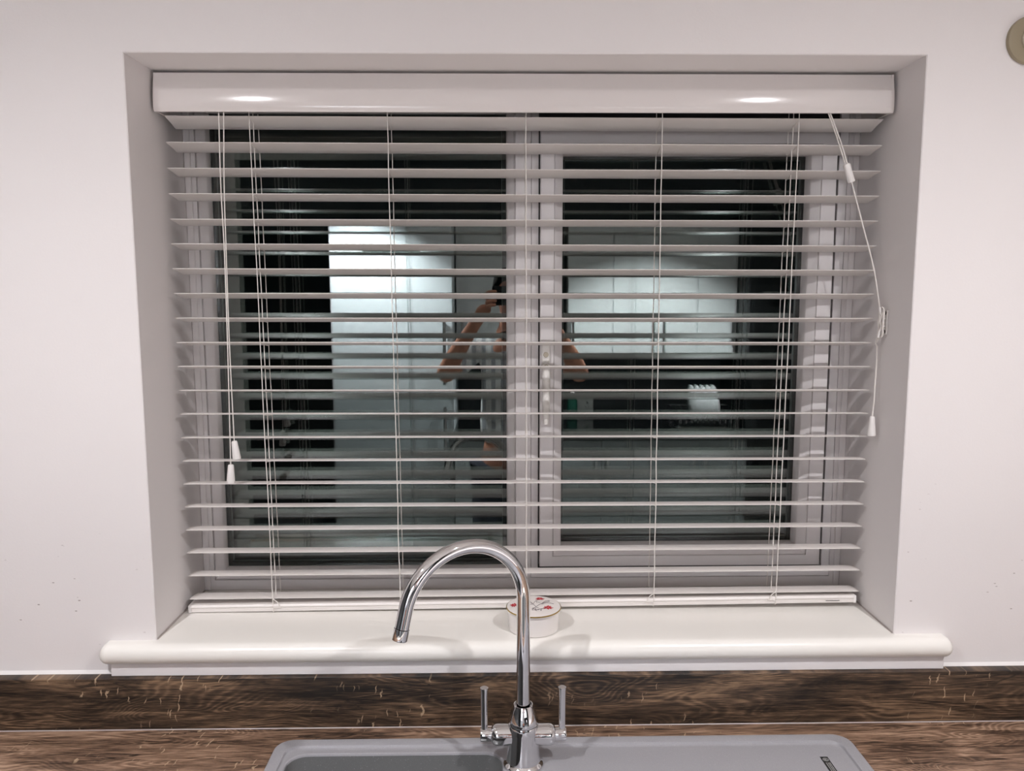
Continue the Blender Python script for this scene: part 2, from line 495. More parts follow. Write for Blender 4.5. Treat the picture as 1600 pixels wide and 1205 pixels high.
# opening casement
SX0, SX1, SZ0, SZ1 = .0312, .5945, .0480, .9180
sash = bpy.data.objects.new('sash', None); C.objects.link(sash); sash.parent = win
sash['label'] = 'opening casement on the right'
bm = bmesh.new()
sY = .2185
GX0, GX1, GZ0, GZ1 = .0745, .5490, .0865, .8545
def ring4(bm, A, Bx):
    bridge(bm, A, Bx)
def rl(x0, x1, z0, z1, y): return [bm.verts.new((x, y, z)) for x, z in ((x0, z0), (x1, z0), (x1, z1), (x0, z1))]
L_ = [rl(SX0 + .001, SX1 - .001, SZ0 + .001, SZ1 - .001, .262), rl(SX0, SX1, SZ0, SZ1, .261), rl(SX0, SX1, SZ0, SZ1, sY + .0015), rl(SX0 + .0015, SX1 - .0015, SZ0 + .0015, SZ1 - .0015, sY),
      rl(GX0 - .0175, GX1 + .0175, GZ0 - .0175, GZ1 + .0175, sY), rl(GX0 - .0170, GX1 + .0170, GZ0 - .0170, GZ1 + .0170, sY + .003)]
for a, b in zip(L_, L_[1:]): bridge(bm, a, b)
L2 = [L_[-1], rl(GX0 - .0155, GX1 + .0155, GZ0 - .0155, GZ1 + .0155, sY + .0005), rl(GX0 - .002, GX1 + .002, GZ0 - .002, GZ1 + .002, sY + .012),
      rl(GX0, GX1, GZ0, GZ1, sY + .015), rl(GX0, GX1, GZ0, GZ1, .2615), L_[0]]
for a, b in zip(L2, L2[1:]): bridge(bm, a, b)
obj('sash_frame', bm, M['upvc'], sash)
def glazing(x0, x1, z0, z1, parent, y0):
    obj('glass_pane', B(x0, x1, y0, y0 + .004, z0, z1), M['glass'], parent, smooth=False)
    obj('spacer_bar', sweep_rect(bmesh.new(), x0, x1, z0, z1, [(0, y0 + .0045), (.0135, y0 + .0045), (.0135, y0 + .018), (0, y0 + .018)]), M['spacer'], parent)
    obj('spacer_edge', sweep_rect(bmesh.new(), x0 + .0136, x1 - .0136, z0 + .0136, z1 - .0136, [(0, y0 + .008), (.0008, y0 + .008), (.0008, y0 + .016), (0, y0 + .016)]), M['spacer_edge'], parent)
    obj('glass_pane', B(x0, x1, y0 + .0185, y0 + .0225, z0, z1), M['glass'], parent, smooth=False)
glazing(-.6080, -.0280, .0330, H - .0330, win, .2625)
glazing(GX0 - .008, GX1 + .008, GZ0 - .008, GZ1 + .008, sash, .2620)
for a in ('sash_backing',):
    obj(a, sweep_rect(bmesh.new(), SX0 + .0015, SX1 - .0015, SZ0 + .0015, SZ1 - .0015, [(0, .285), (.030, .285), (.030, .299), (0, .299)]), M['upvc'], sash)
# casement handle
hd = obj('handle', B(.0342, .0504, .2125, .2186, .425, .495, bev=.003, seg=3), M['handle'], sash)
bm = bmesh.new()
HX = .0422
lathe(bm, [(.0078, 0), (.0078, .011), (.0068, .0145)], 28, Matrix.Translation((HX, .2130, .452)) @ Matrix.Rotation(pi / 2, 4, 'X'))
prof = [(HX, .2035, .455, .0078), (HX, .2005, .440, .0080), (HX, .1990, .425, .0078), (HX, .1985, .405, .0074), (HX, .1992, .385, .0076), (HX, .2000, .368, .0070), (HX, .2010, .350, .0060), (HX, .2020, .340, .0045)]
tube(bm, [p[:3] for p in prof], 0, 16, True, [p[3] for p in prof])
hl = obj('handle_lever', bm, M['handle'], sash)
bm = bmesh.new()
lathe(bm, [(.0052, 0), (.0052, .0035), (.0044, .0045)], 24, Matrix.Translation((HX, .2125, .474)) @ Matrix.Rotation(pi / 2, 4, 'X'))
lathe(bm, [(.0046, 0), (.0046, .003)], 24, Matrix.Translation((HX, .1985, .452)) @ Matrix.Rotation(pi / 2, 4, 'X'))
obj('lock_button', bm, M['cream2'], sash)

# ================================================================== VENETIAN BLIND
bl = thing('venetian_blind', 'white slatted venetian blind with cords filling the window recess', 'blind', (0, .115, .93))
def bp(o):                                          # parent in place
    o.parent = bl; o.matrix_parent_inverse = Matrix.Translation((0, -.115, -.93)); return o
VX = .6345
vp = [(.0975, .9662), (.0962, .9610), (.0942, .9520), (.0922, .9420), (.0907, .9330), (.0898, .9250), (.0893, .9170), (.0892, .9110), (.0900, .9050), (.0925, .9012), (.0970, .9010),
      (.0965, .9050), (.0955, .9200), (.0960, .9400), (.0985, .9560), (.1015, .9662)]
bm = prism_x(bmesh.new(), vp, -VX, VX)
for sx in (-1, 1):
    box(bm, sx * VX - (0 if sx > 0 else -.0001) - .004 * (sx > 0), sx * VX + .004 * (sx < 0), .0955, .150, .9020, .9655)
bp(obj('valance', bm, M['slat2'], ang=50))
bp(obj('head_rail', B(-.626, .626, .112, .164, .9160, .9640, bev=.002), M['slat']))
SL = [(0.9001,0.8968),(0.8557,0.852),(0.8117,0.8079),(0.7683,0.7646),(0.7242,0.721),(0.6815,0.677),(0.638,0.6339),(0.5943,0.5911),(0.5505,0.5473),(0.5069,0.5037),(0.4638,0.4597),(0.4203,0.4166),(0.3771,0.3736),(0.3334,0.3307),(0.2902,0.2878),(0.2474,0.2449),(0.2044,0.2023),(0.1606,0.1598),(0.1172,0.1175),(0.0733,0.0753),(0.0283,0.0341)]
DZ = [.0132, .0095, .0080, .0075, .0075, .0085, .0092, .0092, .0083, .0078, .0083, .0080, .0078, .0076, .0076, .0076, .0076, .0075, .0072, .0082, .0070]
SLX = .6275
bm = bmesh.new()
top, bot = [], []
for k in range(9):
    t = k / 8; y = .0500 * t; cr = .0011 * (1 - (2 * t - 1) ** 2)
    e = .0010 if k in (0, 8) else 0
    top.append((y, cr - e)); bot.append((y, cr - .0028 + e))
prism_x(bm, top + bot[::-1], -SLX, SLX)
slat0 = obj('slat', bm, M['slat'], ang=40)
def slat_pose(o, k):
    zl, zr = SL[k]
    th = math.asin(DZ[k] / .05)
    o.parent = bl
    o.location = (.0015, 0, (zl + zr) / 2 - .93)
    o.rotation_euler = (-th, math.atan((zl - zr) / 1.2575), 0)
slat_pose(slat0, 0)
for k in range(1, 21): slat_pose(dup(slat0), k)
def slat_z(k, x, t=0.0):                           # height of slat k at x, t = 0 room edge .. 1 window edge
    zl, zr = SL[k]
    return zl + (zr - zl) * (x + .6285) / 1.257 - DZ[k] * t
# bottom rail, sagging a little to the left
rz0, rz1 = .0006, .0105
bm = bmesh.new()
rp = [(.0, .0100), (.0006, .0122), (.0022, .0140), (.0475, .0140), (.0492, .0125), (.0500, .0100), (.0485, .0010), (.0470, 0), (.0030, 0), (.0016, .0008), (.0006, .0070), (.0022, .0076), (.0022, .0084), (.0006, .0090)]
prism_x(bm, rp, -.6280, .6235)
rail = obj('bottom_rail', bm, M['slat'], ang=30)
rail.parent = bl; rail.location = (0, -.0020, (rz0 + rz1) / 2 - .93 + .0002)
rail.rotation_euler = (0, -math.atan((rz1 - rz0) / 1.25), 0)
def rail_z(x): return rz0 + (rz1 - rz0) * (x + .628) / 1.25
mk = B(.566, .592, -.0004, .0001, .0050, .0058)
mo = obj('rail_marking', mk, M['gasket'], rail, smooth=False); mo['label'] = 'fine dark print line'
for sx, x in ((-1, -.6290), (1, .6245)):
    e = obj('end_cap', B(min(x, x - sx * .006), max(x, x - sx * .006), -.0003, .0503, -.0001, .0143, bev=.0015), M['tassel'], rail)
# ladders
random.seed(4)
LAD = [(-.4800, -.4712, True), (-.2412, -.2345, False), (.0003, .0020, False), (.2385, .2411, False), (.4795, .4715, True)]
for x0, x1, lift in LAD:
    def lx(z): return x1 + (x0 - x1) * (z - .03) / .87
    bm = bmesh.new()
    for t, yy in ((0, .1135), (1, .1660)):
        pts = [(lx(.915), yy, .915)]
        for k in range(21):
            xx = lx(SL[k][0]); pts.append((xx + random.uniform(-.0005, .0005), yy, slat_z(k, xx, t) - .001))
        pts.append((lx(0) + .002 * t, yy - .0005 + .001 * t, rail_z(x1) + .009))
        tube(bm, pts, .00085, 6)
    for k in range(21):
        xx = lx(SL[k][0])
        a = Vector((xx, .1137, slat_z(k, xx, 0) - .0030)); b = Vector((xx + .0006, .1658, slat_z(k, xx, 1) - .0030))
        md = (a + b) / 2; md.z -= .0006
        tube(bm, [a, md, b], .0006, 5)
    bp(obj('ladder_cord', bm, M['cord']))
    if lift:
        bm = bmesh.new()
        for seg in range(1):
            pts = [(lx(.91) - .0012, .139, .915)]
            for k in range(21):
                xx = lx(SL[k][0]) - .0010
                pts.append((xx + random.uniform(-.0005, .0005), .139, slat_z(k, xx, .5)))
            pts.append((lx(0), .139, rail_z(x1) + .013))
            tube(bm, pts, .0009, 6)
        bp(obj('lift_cord', bm, M['cord']))
    # loose cord tail knotted over the rail
    bm = bmesh.new()
    z = rail_z(x1); s = 1 if x0 < 0 else -1
    tube(bm, catmull([(x1, .1135, z + .030), (x1 + .0020 * s, .1118, z + .025), (x1 + .0085 * s, .1112, z + .020), (x1 + .0130 * s, .1110, z + .0115), (x1 + .0150 * s, .1106, z + .0095), (x1 + .0085 * s, .1105, z + .0105), (x1 + .0015 * s, .1106, z + .0085), (x1 + .0005 * s, .1106, z + .003), (x1 + .002 * s, .1120, z + .0004)], 5), .00085, 6)
    bp(obj('cord_tail', bm, M['cord']))

# tilt pulls on the left
def tassel_bm(p, h=.034, r0=.0050, r1=.0074, tilt=(0, 0, 0)):
    m4 = Matrix.Translation(p) @ Matrix.Rotation(tilt[1], 4, 'Y') @ Matrix.Rotation(tilt[0], 4, 'X')
    return lathe(bmesh.new(), [(.0015, 0), (r0 * .8, -.0004), (r0, -.002), (r0 * 1.12, -.008), (r1, -h + .003), (r1 * .96, -h + .0008), (r1 * .8, -h), (.002, -h + .002)], 24, m4)
for P_, xb, zb, tl in (([(-.5186, .0985, .902), (-.5204, .0900, .78), (-.5220, .0900, .66), (-.5232, .0900, .50), (-.5221, .0900, .330)], -.5221, .3300, .10),
                       ([(-.5273, .0985, .902), (-.5262, .0900, .78), (-.5250, .0900, .66), (-.5262, .0888, .50), (-.5298, .0890, .287)], -.5298, .2870, -.05)):
    pts = catmull(P_, 10)
    pc = bp(obj('tilt_cord', tube(bmesh.new(), pts, .0010, 8), M['cord']))
    t = obj('tassel', tassel_bm(Vector((xb, .0900, zb + .001)), tilt=(0, -tl, 0)), M['tassel'], pc)

# lift pull on the right, wound on the cleat
bm = bmesh.new()
con0, con1 = Vector((.5562, .0900, .8150)), Vector((.5672, .0895, .7830))
tube(bm, catmull([(.5240, .0985, .903), (.5390, .0915, .858), con0 + Vector((-.0020, 0, 0))], 8), .0011, 8)
tube(bm, catmull([(.5272, .0985, .903), (.5440, .0912, .855), con0 + Vector((.0020, 0, 0))], 8), .0013, 8)
CY, CZ = .0865, .5400                              # cleat centre on the right reveal
tube(bm, catmull([con1, (.5900, .0890, .710), (.6130, .0885, .635), (.6290, CY + .0070, CZ + .0300)], 8), .0013, 8)
cx = W2 - .0085
w8 = [(.6290, CY + .0070, CZ + .0300)]
for k in range(2):
    e = .0012 * k
    w8 += [(cx - .001 - e, CY + .0090, CZ + .004), (cx - e, CY + .0060, CZ - .0190 - e), (cx - e, CY - .0050, CZ - .0240 - e), (cx - e, CY - .0075, CZ - .0150),
           (cx - .002 - e, CY, CZ + .002), (cx - e, CY + .0070, CZ + .0180), (cx - e, CY + .0010, CZ + .0255 + e), (cx - e, CY - .0078, CZ + .0220), (cx - .0005 - e, CY - .0082, CZ + .001), (cx - e, CY - .0060, CZ - .0200 - e), (cx - e, CY + .003, CZ - .0235 - e), (cx - .001 - e, CY + .0072, CZ - .014), (cx - .003, CY - .0005, CZ + .003), (cx - e, CY - .0072, CZ + .0200)]
w8 += [(cx - .004, CY - .001, CZ + .003), (cx - .002, CY + .0085, CZ - .024), (cx - .001, CY + .0095, CZ - .033)]
tube(bm, catmull(w8, 7), .0012, 7)
k0 = Vector((cx - .001, CY + .0095, CZ - .033))
# loose hitch
tube(bm, catmull([k0, k0 + Vector((-.003, -.001, -.003)), k0 + Vector((-.001, -.006, .004)), k0 + Vector((.001, .003, .006)), k0 + Vector((-.002, .004, -.004)), k0 + Vector((0, .002, -.010))], 7), .0010, 7)
tube(bm, catmull([k0 + Vector((0, .002, -.010)), (.6292, .0930, .4700), (.6268, .0900, .4250), (.6262, .0890, .4000), (.6246, .0890, .3700)], 8), .0014, 8)
pc = bp(obj('pull_cord', bm, M['cord']))
bm = bmesh.new()
d = con1 - con0; q = d.to_track_quat('Z', 'Y').to_matrix().to_4x4()
lathe(bm, [(.0040, 0), (.0058, .001), (.0062, .003), (.0062, d.length - .003), (.0058, d.length - .001), (.004, d.length)], 24, Matrix.Translation(con0) @ q)
obj('cord_connector', bm, M['tassel'], pc)
obj('tassel', tassel_bm(Vector((.6246, .0890, .3710)), .036, .0044, .0076), M['tassel'], pc)
# cleat
cl = thing('cord_cleat', 'small pale plastic cleat screwed to the right window reveal', 'cleat', (W2, CY, CZ))
def at(bm): return Matrix.Translation((-W2, -CY, -CZ))
def cl_part(name, bm, m):
    bmesh.ops.transform(bm, matrix=at(bm), verts=bm.verts); return obj(name, bm, m, cl)
cl_part('base_plate', B(W2 - .0030, W2 - .0002, CY - .0060, CY + .0060, CZ - .0210, CZ + .0210, bev=.001), M['tassel'])
for s in (-1, 1):
    cl_part('horn', tube(bmesh.new(), catmull([(W2 - .003, CY, CZ + s * .006), (W2 - .008, CY, CZ + s * .009), (W2 - .0115, CY, CZ + s * .016), (W2 - .0135, CY, CZ + s * .027)], 4), .0020, 10), M['tassel'])
    cl_part('screw', lathe(bmesh.new(), [(.0034, 0), (.0034, .0014), (.0020, .0024)], 16, Matrix.Translation((W2 - .003, CY - .0005, CZ + s * .0165)) @ Matrix.Rotation(-pi / 2, 4, 'Y')), M['screw'])

# ================================================================== KITCHEN WORKTOP, UPSTAND, SINK, TAP
WZ = -.1505
UZ, UY = -.0580, -.0240
bm = B(XL + .001, XR - .001, UY, -.0003, WZ + .0003, UZ, bev=.0016, seg=3)
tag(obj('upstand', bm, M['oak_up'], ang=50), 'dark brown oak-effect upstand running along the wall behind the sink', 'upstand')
bm = bmesh.new()
for a, b in ((XL + .01, -.7142), (.7242, XR - .01)):
    prism_x(bm, [(-.0003, UZ + .0003), (-.0060, UZ + .0003), (-.0040, UZ + .0022), (-.0003, UZ + .0050)], a, b)
struct(obj('trim_4', bm, M['silicone']), 'white silicone bead along the top of the upstand')
bm = bmesh.new()
prism_x(bm, [(UY - .0002, WZ + .0003), (UY - .0016, WZ + .0003), (UY - .0002, WZ + .0015)], XL + .01, XR - .01)
struct(obj('trim_5', bm, M['bead']), 'thin pale sealant line between upstand and worktop')
# worktop with the sink cut-out
BX0, BX1, BY0, BY1 = -.388, -.045, -.500, -.106     # bowl mouth
bm = bmesh.new()
o1, oe1 = loop(bm, [(XL + .001, -.0003), (XL + .001, -.628), (XR - .001, -.628), (XR - .001, -.0003)], WZ)
h1, he1 = loop(bm, rrect(BX0 - .012, .505, BY0 - .03, BY1 + .012, .03, 4), WZ)
bmesh.ops.triangle_fill(bm, edges=oe1 + he1, use_beauty=True)
o2, oe2 = loop(bm, [(XL + .001, -.0003), (XL + .001, -.628), (XR - .001, -.628), (XR - .001, -.0003)], WZ - .038)
h2, he2 = loop(bm, rrect(BX0 - .012, .505, BY0 - .03, BY1 + .012, .03, 4), WZ - .038)
bmesh.ops.triangle_fill(bm, edges=oe2 + he2, use_beauty=True)
bridge(bm, o1, o2); bridge(bm, h1, h2)
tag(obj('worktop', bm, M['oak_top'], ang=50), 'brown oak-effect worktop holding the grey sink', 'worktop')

DK = -.1435                                          # sink deck
PZ = -.1482                                          # lower plateau
sink = thing('kitchen_sink', 'grey stone-composite sink with bowl on the left and drainer on the right', 'sink', (0, -.068, WZ))
def sp(o):
    o.parent = sink; o.matrix_parent_inverse = Matrix.Translation((0, .068, -WZ)); return o
SXa, SXb, SYa, SYb = -.4170, .5330, -.568, -.0690
bm = bmesh.new()
n = 8
def R(i, r, z): return loop(bm, rrect(SXa + i, SXb - i, SYa + i, SYb - i, r, n), z)
seq = [R(.0002, .0285, WZ + .0003), R(0, .029, WZ + .004), R(.0006, .0284, DK - .0008), R(.0022, .027, DK), R(.0180, .024, DK), R(.0195, .022, DK - .0006), R(.0212, .021, PZ + .0010), R(.0230, .019, PZ + .0002), R(.0260, .018, PZ)]
for a, b in zip(seq, seq[1:]): bridge(bm, a[0], b[0])
bw = [loop(bm, rrect(BX0 - j, BX1 + j, BY0 - j, BY1 + j, .030 + j, n), z) for j, z in ((.0030, PZ), (.0008, PZ - .0012), (0, PZ - .004))]
bmesh.ops.triangle_fill(bm, edges=seq[-1][1] + bw[0][1], use_beauty=True)
for a, b in zip(bw, bw[1:]): bridge(bm, a[0], b[0])
sp(obj('sink_top', bm, M['sink'], ang=22))
bm = bmesh.new()
bw = [loop(bm, rrect(BX0 + j, BX1 - j, BY0 + j, BY1 - j, .030, n), z) for j, z in ((0, PZ - .004), (.004, PZ - .10), (.008, PZ - .160), (.014, PZ - .178), (.028, PZ - .186))]
for a, b in zip(bw, bw[1:]): bridge(bm, a[0], b[0])
bm.faces.new(bw[-1][0])
for v in bm.verts: pass
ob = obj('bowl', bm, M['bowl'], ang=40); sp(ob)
bm = bmesh.new()
for k in range(7):
    bm = bmesh.new()
    y = -.190 - k * .048
    g = rrect(.075, .455, y - .005, y + .005, .0049, 4)
    a = loop(bm, g, PZ + .0001)[0]; b = loop(bm, [(x * .994 + .0016, yy) for x, yy in rrect(.077, .453, y - .003, y + .003, .0029, 4)], PZ + .0022)[0]
    bridge(bm, a, b); bm.faces.new(b)
    sp(obj('drainer_rib', bm, M['sink']))
bm = lathe(bmesh.new(), [(.044, 0), (.044, .002), (.036, .003), (.034, .001)], 32, Matrix.Translation(((BX0 + BX1) / 2, -.30, PZ - .1858)))
sp(obj('waste', bm, M['chrome']))
# maker's badge: dark plate with a round emblem and two lines of print
bd = sp(obj('badge', B(.4650, .4772, -.176, -.1288, PZ + .0001, PZ + .0007, bev=.0002, seg=1), M['badge']))
bd['label'] = 'small dark rectangular badge'
bm = bmesh.new()
cxb, cyb = .4711, -.1372
for i in range(24):
    a0, a1 = 2 * pi * i / 24, 2 * pi * (i + 1) / 24
    vs = [bm.verts.new((cxb + r * cos(a), cyb + r * sin(a), PZ + .0009)) for r, a in ((.0046, a0), (.0046, a1), (.0034, a1), (.0034, a0))]
    bm.faces.new(vs)
box(bm, cxb - .0022, cxb - .0010, cyb - .0024, cyb + .0024, PZ + .0008, PZ + .0010)
box(bm, cxb - .0012, cxb + .0020, cyb + .0014, cyb + .0024, PZ + .0008, PZ + .0010)
box(bm, cxb - .0012, cxb + .0020, cyb - .0024, cyb - .0014, PZ + .0008, PZ + .0010)
box(bm, cxb - .0012, cxb + .0014, cyb - .0005, cyb + .0005, PZ + .0008, PZ + .0010)
for c, xo in ((0, -.0026), (1, .0004), (2, .0030)):
    y = cyb - .0085
    random.seed(c)
    while y > -.172:
        ln = random.uniform(.0014, .003)
        box(bm, cxb + xo - .0008, cxb + xo + .0008, y - ln, y, PZ + .0008, PZ + .0010); y -= ln + .0009
o = obj('badge_print', bm, M['badge2'], smooth=False); o.parent = bd; o['kind'] = 'stuff'

# tap
TX, TY = -.0120, -.138
tap = thing('mixer_tap', 'chrome swan-neck mixer tap with two levers standing behind the sink bowl', 'tap', (TX, TY, PZ))
def tp(name, bm, m=None, **k):
    bmesh.ops.transform(bm, matrix=Matrix.Translation((-TX, -TY, -PZ)), verts=bm.verts)
    return obj(name, bm, m or M['chrome'], tap, **k)
T0 = Matrix.Translation((TX, TY, 0))
tp('base_flange', lathe(bmesh.new(), [(.0300, PZ + .0001), (.0318, PZ + .0012), (.0318, PZ + .0035), (.0306, PZ + .0050), (.0285, PZ + .0066), (.0272, PZ + .0085)], 64, T0))
tp('body', lathe(bmesh.new(), [(.0270, PZ + .0080), (.0268, PZ + .012), (.0256, PZ + .022), (.0246, PZ + .032), (.0241, PZ + .044), (.0238, PZ + .056), (.0237, -.0806), (.0233, -.0799), (.0215, -.0797)], 64, T0))
bm = lathe(bmesh.new(), [(.0215, -.0797), (.0215, -.0787), (.0237, -.0785), (.0239, -.0770), (.0232, -.0730), (.0216, -.0665), (.0196, -.0600), (.0173, -.0535), (.0157, -.0492), (.0150, -.0478), (.0143, -.0476), (.0136, -.0480), (.0130, -.0530), (.0108, -.0530)], 64, T0)
tp('neck_cone', bm)
PH, RA, ZS, ANG, TL = .5199, .0992, .1244, 2.9015, .0443
dx, dy = -cos(PH), -sin(PH)
pts = [(TX, TY, z) for z in [-.052 + (ZS + .052) * i / 14 for i in range(15)]]
for i in range(1, 49):
    a = ANG * i / 48
    pts.append((TX + dx * RA * (1 - cos(a)), TY + dy * RA * (1 - cos(a)), ZS + RA * sin(a)))
l = Vector(pts[-1]); t = Vector((dx * sin(ANG), dy * sin(ANG), cos(ANG)))
for k in (.01, .02, TL - .0175): pts.append(tuple(l + t * k))
tp('spout', tube(bmesh.new(), pts, .0106, 32), ang=60)
e0 = l + t * (TL - .0170)
q = t.to_track_quat('Z', 'Y').to_matrix().to_4x4()
ae = tp('aerator', lathe(bmesh.new(), [(.0100, 0), (.0112, .0006), (.0112, .0160), (.0106, .0170), (.0086, .0170), (.0084, .0150)], 32, Matrix.Translation(e0) @ q))
BZ = -.0985
for s in (-1, 1):
    mx = Matrix.Translation((TX, TY, BZ)) @ Matrix.Rotation(s * pi / 2, 4, 'Y')
    tp('valve_barrel', lathe(bmesh.new(), [(.0166, .018), (.0168, .0400), (.0164, .0435), (.0150, .0470), (.0125, .0496), (.0095, .0505)], 48, mx))
    tp('valve_hub', lathe(bmesh.new(), [(.0098, .0500), (.0103, .0510), (.0103, .0665), (.0098, .0675)], 36, mx))
    lx = TX + s * .0612
    lv = tp('lever', lathe(bmesh.new(), [(.0050, BZ + .006), (.0052, BZ + .012), (.0060, -.026), (.0064, -.0235), (.0064, -.0215), (.0052, -.0206)], 28, Matrix.Translation((lx, TY + .0015, 0)) @ Matrix.Identity(4)))

# ================================================================== TRINKET BOX ON THE SILL
KX, KY = .0118, .0385
tb = thing('trinket_box', 'round white china trinket box with red flowers on its lid, on the sill', 'trinket box', (KX, KY, .0002))
obj('box_body', lathe(bmesh.new(), [(.0425, 0), (.0445, .0010), (.0452, .004), (.0454, .030), (.0450, .0345)], 64), M['china'], tb)
lid = obj('lid', lathe(bmesh.new(), [(.0462, .0348), (.0478, .0355), (.0482, .0372), (.0482, .0392), (.0470, .0402), (.0300, .0412), (.0100, .0416), (.0010, .0417)], 64), M['china'], tb)
obj('gilt_rim', lathe(bmesh.new(), [(.0479, .0374), (.0488, .0378), (.0489, .0392), (.0478, .0398)], 64, None, False, False), M['gold'], lid)
def lz(x, y):
    r = sqrt(x * x + y * y); return .0412 + .0005 * max(0, 1 - r / .03) - max(0, (r - .03)) / .017 * .001 + .00025
def blossom(bm, x, y, r, npet, seed):
    random.seed(seed)
    for ring, rr in ((0, 1.0), (1, .62)):
        for k in range(npet):
            a = 2 * pi * k / npet + ring * .3 + random.uniform(-.1, .1); L = r * rr * random.uniform(.8, 1.1); wd = r * .20
            pts = [(x, y), (x + cos(a - .25) * L * .6, y + sin(a - .25) * L * .6), (x + cos(a - .08) * L, y + sin(a - .08) * L), (x + cos(a + .10) * L * .96, y + sin(a + .10) * L * .96), (x + cos(a + .25) * L * .6, y + sin(a + .25) * L * .6)]
            bm.faces.new([bm.verts.new((px, py, lz(px, py) + ring * .00006)) for px, py in pts])
for x, y, r, n_, sd in ((.0250, -.0110, .0092, 13, 1), (.0125, .0300, .0082, 13, 2), (-.0345, .0020, .0085, 12, 3), (-.016, .0225, .0065, 10, 5)):
    bm = bmesh.new(); blossom(bm, x, y, r, n_, sd)
    obj('red_flower', bm, M['red'], lid, smooth=False)
    bm = bmesh.new(); r *= .25
    bm.faces.new([bm.verts.new((x + r * cos(a * pi / 4), y + r * sin(a * pi / 4), lz(x, y) + .00015)) for a in range(8)])
    obj('flower_centre', bm, M['pink'], lid, smooth=False)
bm = bmesh.new()
def stem(P, r=.0004): tube(bm, [(p.x, p.y, lz(p.x, p.y)) for p in catmull([Vector((a, b, 0)) for a, b in P], 6)], r, 5)
stem([(-.004, -.022), (.004, -.008), (.014, .006), (.026, .010), (.036, .006)]); stem([(.004, -.008), (.000, .004), (.004, .018), (.0125, .028)])
stem([(.000, .004), (-.012, .002), (-.024, .004), (-.034, .002)]); stem([(-.004, -.022), (.006, -.020), (.016, -.016), (.0245, -.011)]); stem([(.014, .006), (.022, .018), (.030, .020)]); stem([(.000, .004), (-.008, .014), (-.016, .022)])
random.seed(9)
for (x, y) in [(.002, -.018), (.008, -.020), (.013, -.017), (.006, -.012), (.016, .004), (.006, .014), (.010, .012), (.024, .013), (.028, .018), (-.003, .009), (-.012, .004), (-.020, -.004), (.003, -.024), (.012, -.023), (-.006, .016), (.019, .010), (-.002, -.015)]:
    a = random.uniform(0, pi); L = .0042
    vs = [(x - cos(a) * L, y - sin(a) * L), (x + sin(a) * .0011, y - cos(a) * .0011), (x + cos(a) * L, y + sin(a) * L), (x - sin(a) * .0011, y + cos(a) * .0011)]
    bm.faces.new([bm.verts.new((px, py, lz(px, py) + .0002)) for px, py in vs])
obj('stems_and_leaves', bm, M['stem'], lid, smooth=False)['kind'] = 'stuff'

# round fitting on the wall, upper right
dc = thing('wall_fitting', 'round beige plastic fitting on the wall high on the right', 'wall fitting', (.8035, 0, .9940))
mx = Matrix.Rotation(pi / 2, 4, 'X')
obj('backplate', lathe(bmesh.new(), [(.0375, .0003), (.0375, .0060), (.0368, .0072), (.0340, .0078), (.0160, .0080)], 64, mx), M['cream'], dc)
obj('centre_boss', lathe(bmesh.new(), [(.0175, .0079), (.0172, .0110), (.0160, .0124), (.010, .0130)], 48, mx), M['cream2'], dc)

# ================================================================== CEILING DOWNLIGHTS (REAR PAIR ADDED AS FILL)
nm = ['left downlight nearest the window', 'right downlight nearest the window', 'left one added as bounce fill towards the cupboards', 'right one added as bounce fill towards the cupboards']
for i, (x, y) in enumerate(LIGHTS):
    t = thing('downlight', 'recessed white ceiling downlight, ' + nm[i], 'ceiling light', (x, y, CEIL), 'ceiling downlights and added fill lights')  # rear pair are added bounce fill
    obj('bezel', lathe(bmesh.new(), [(.0300, -.0003), (.0430, -.0003), (.0430, -.003), (.0400, -.006), (.0320, -.006), (.0300, -.004)], 36, None, False, False), M['tassel'], t)
    obj('lens', lathe(bmesh.new(), [(.0295, -.0012), (.0290, -.0030)], 32), M['lens'], t)

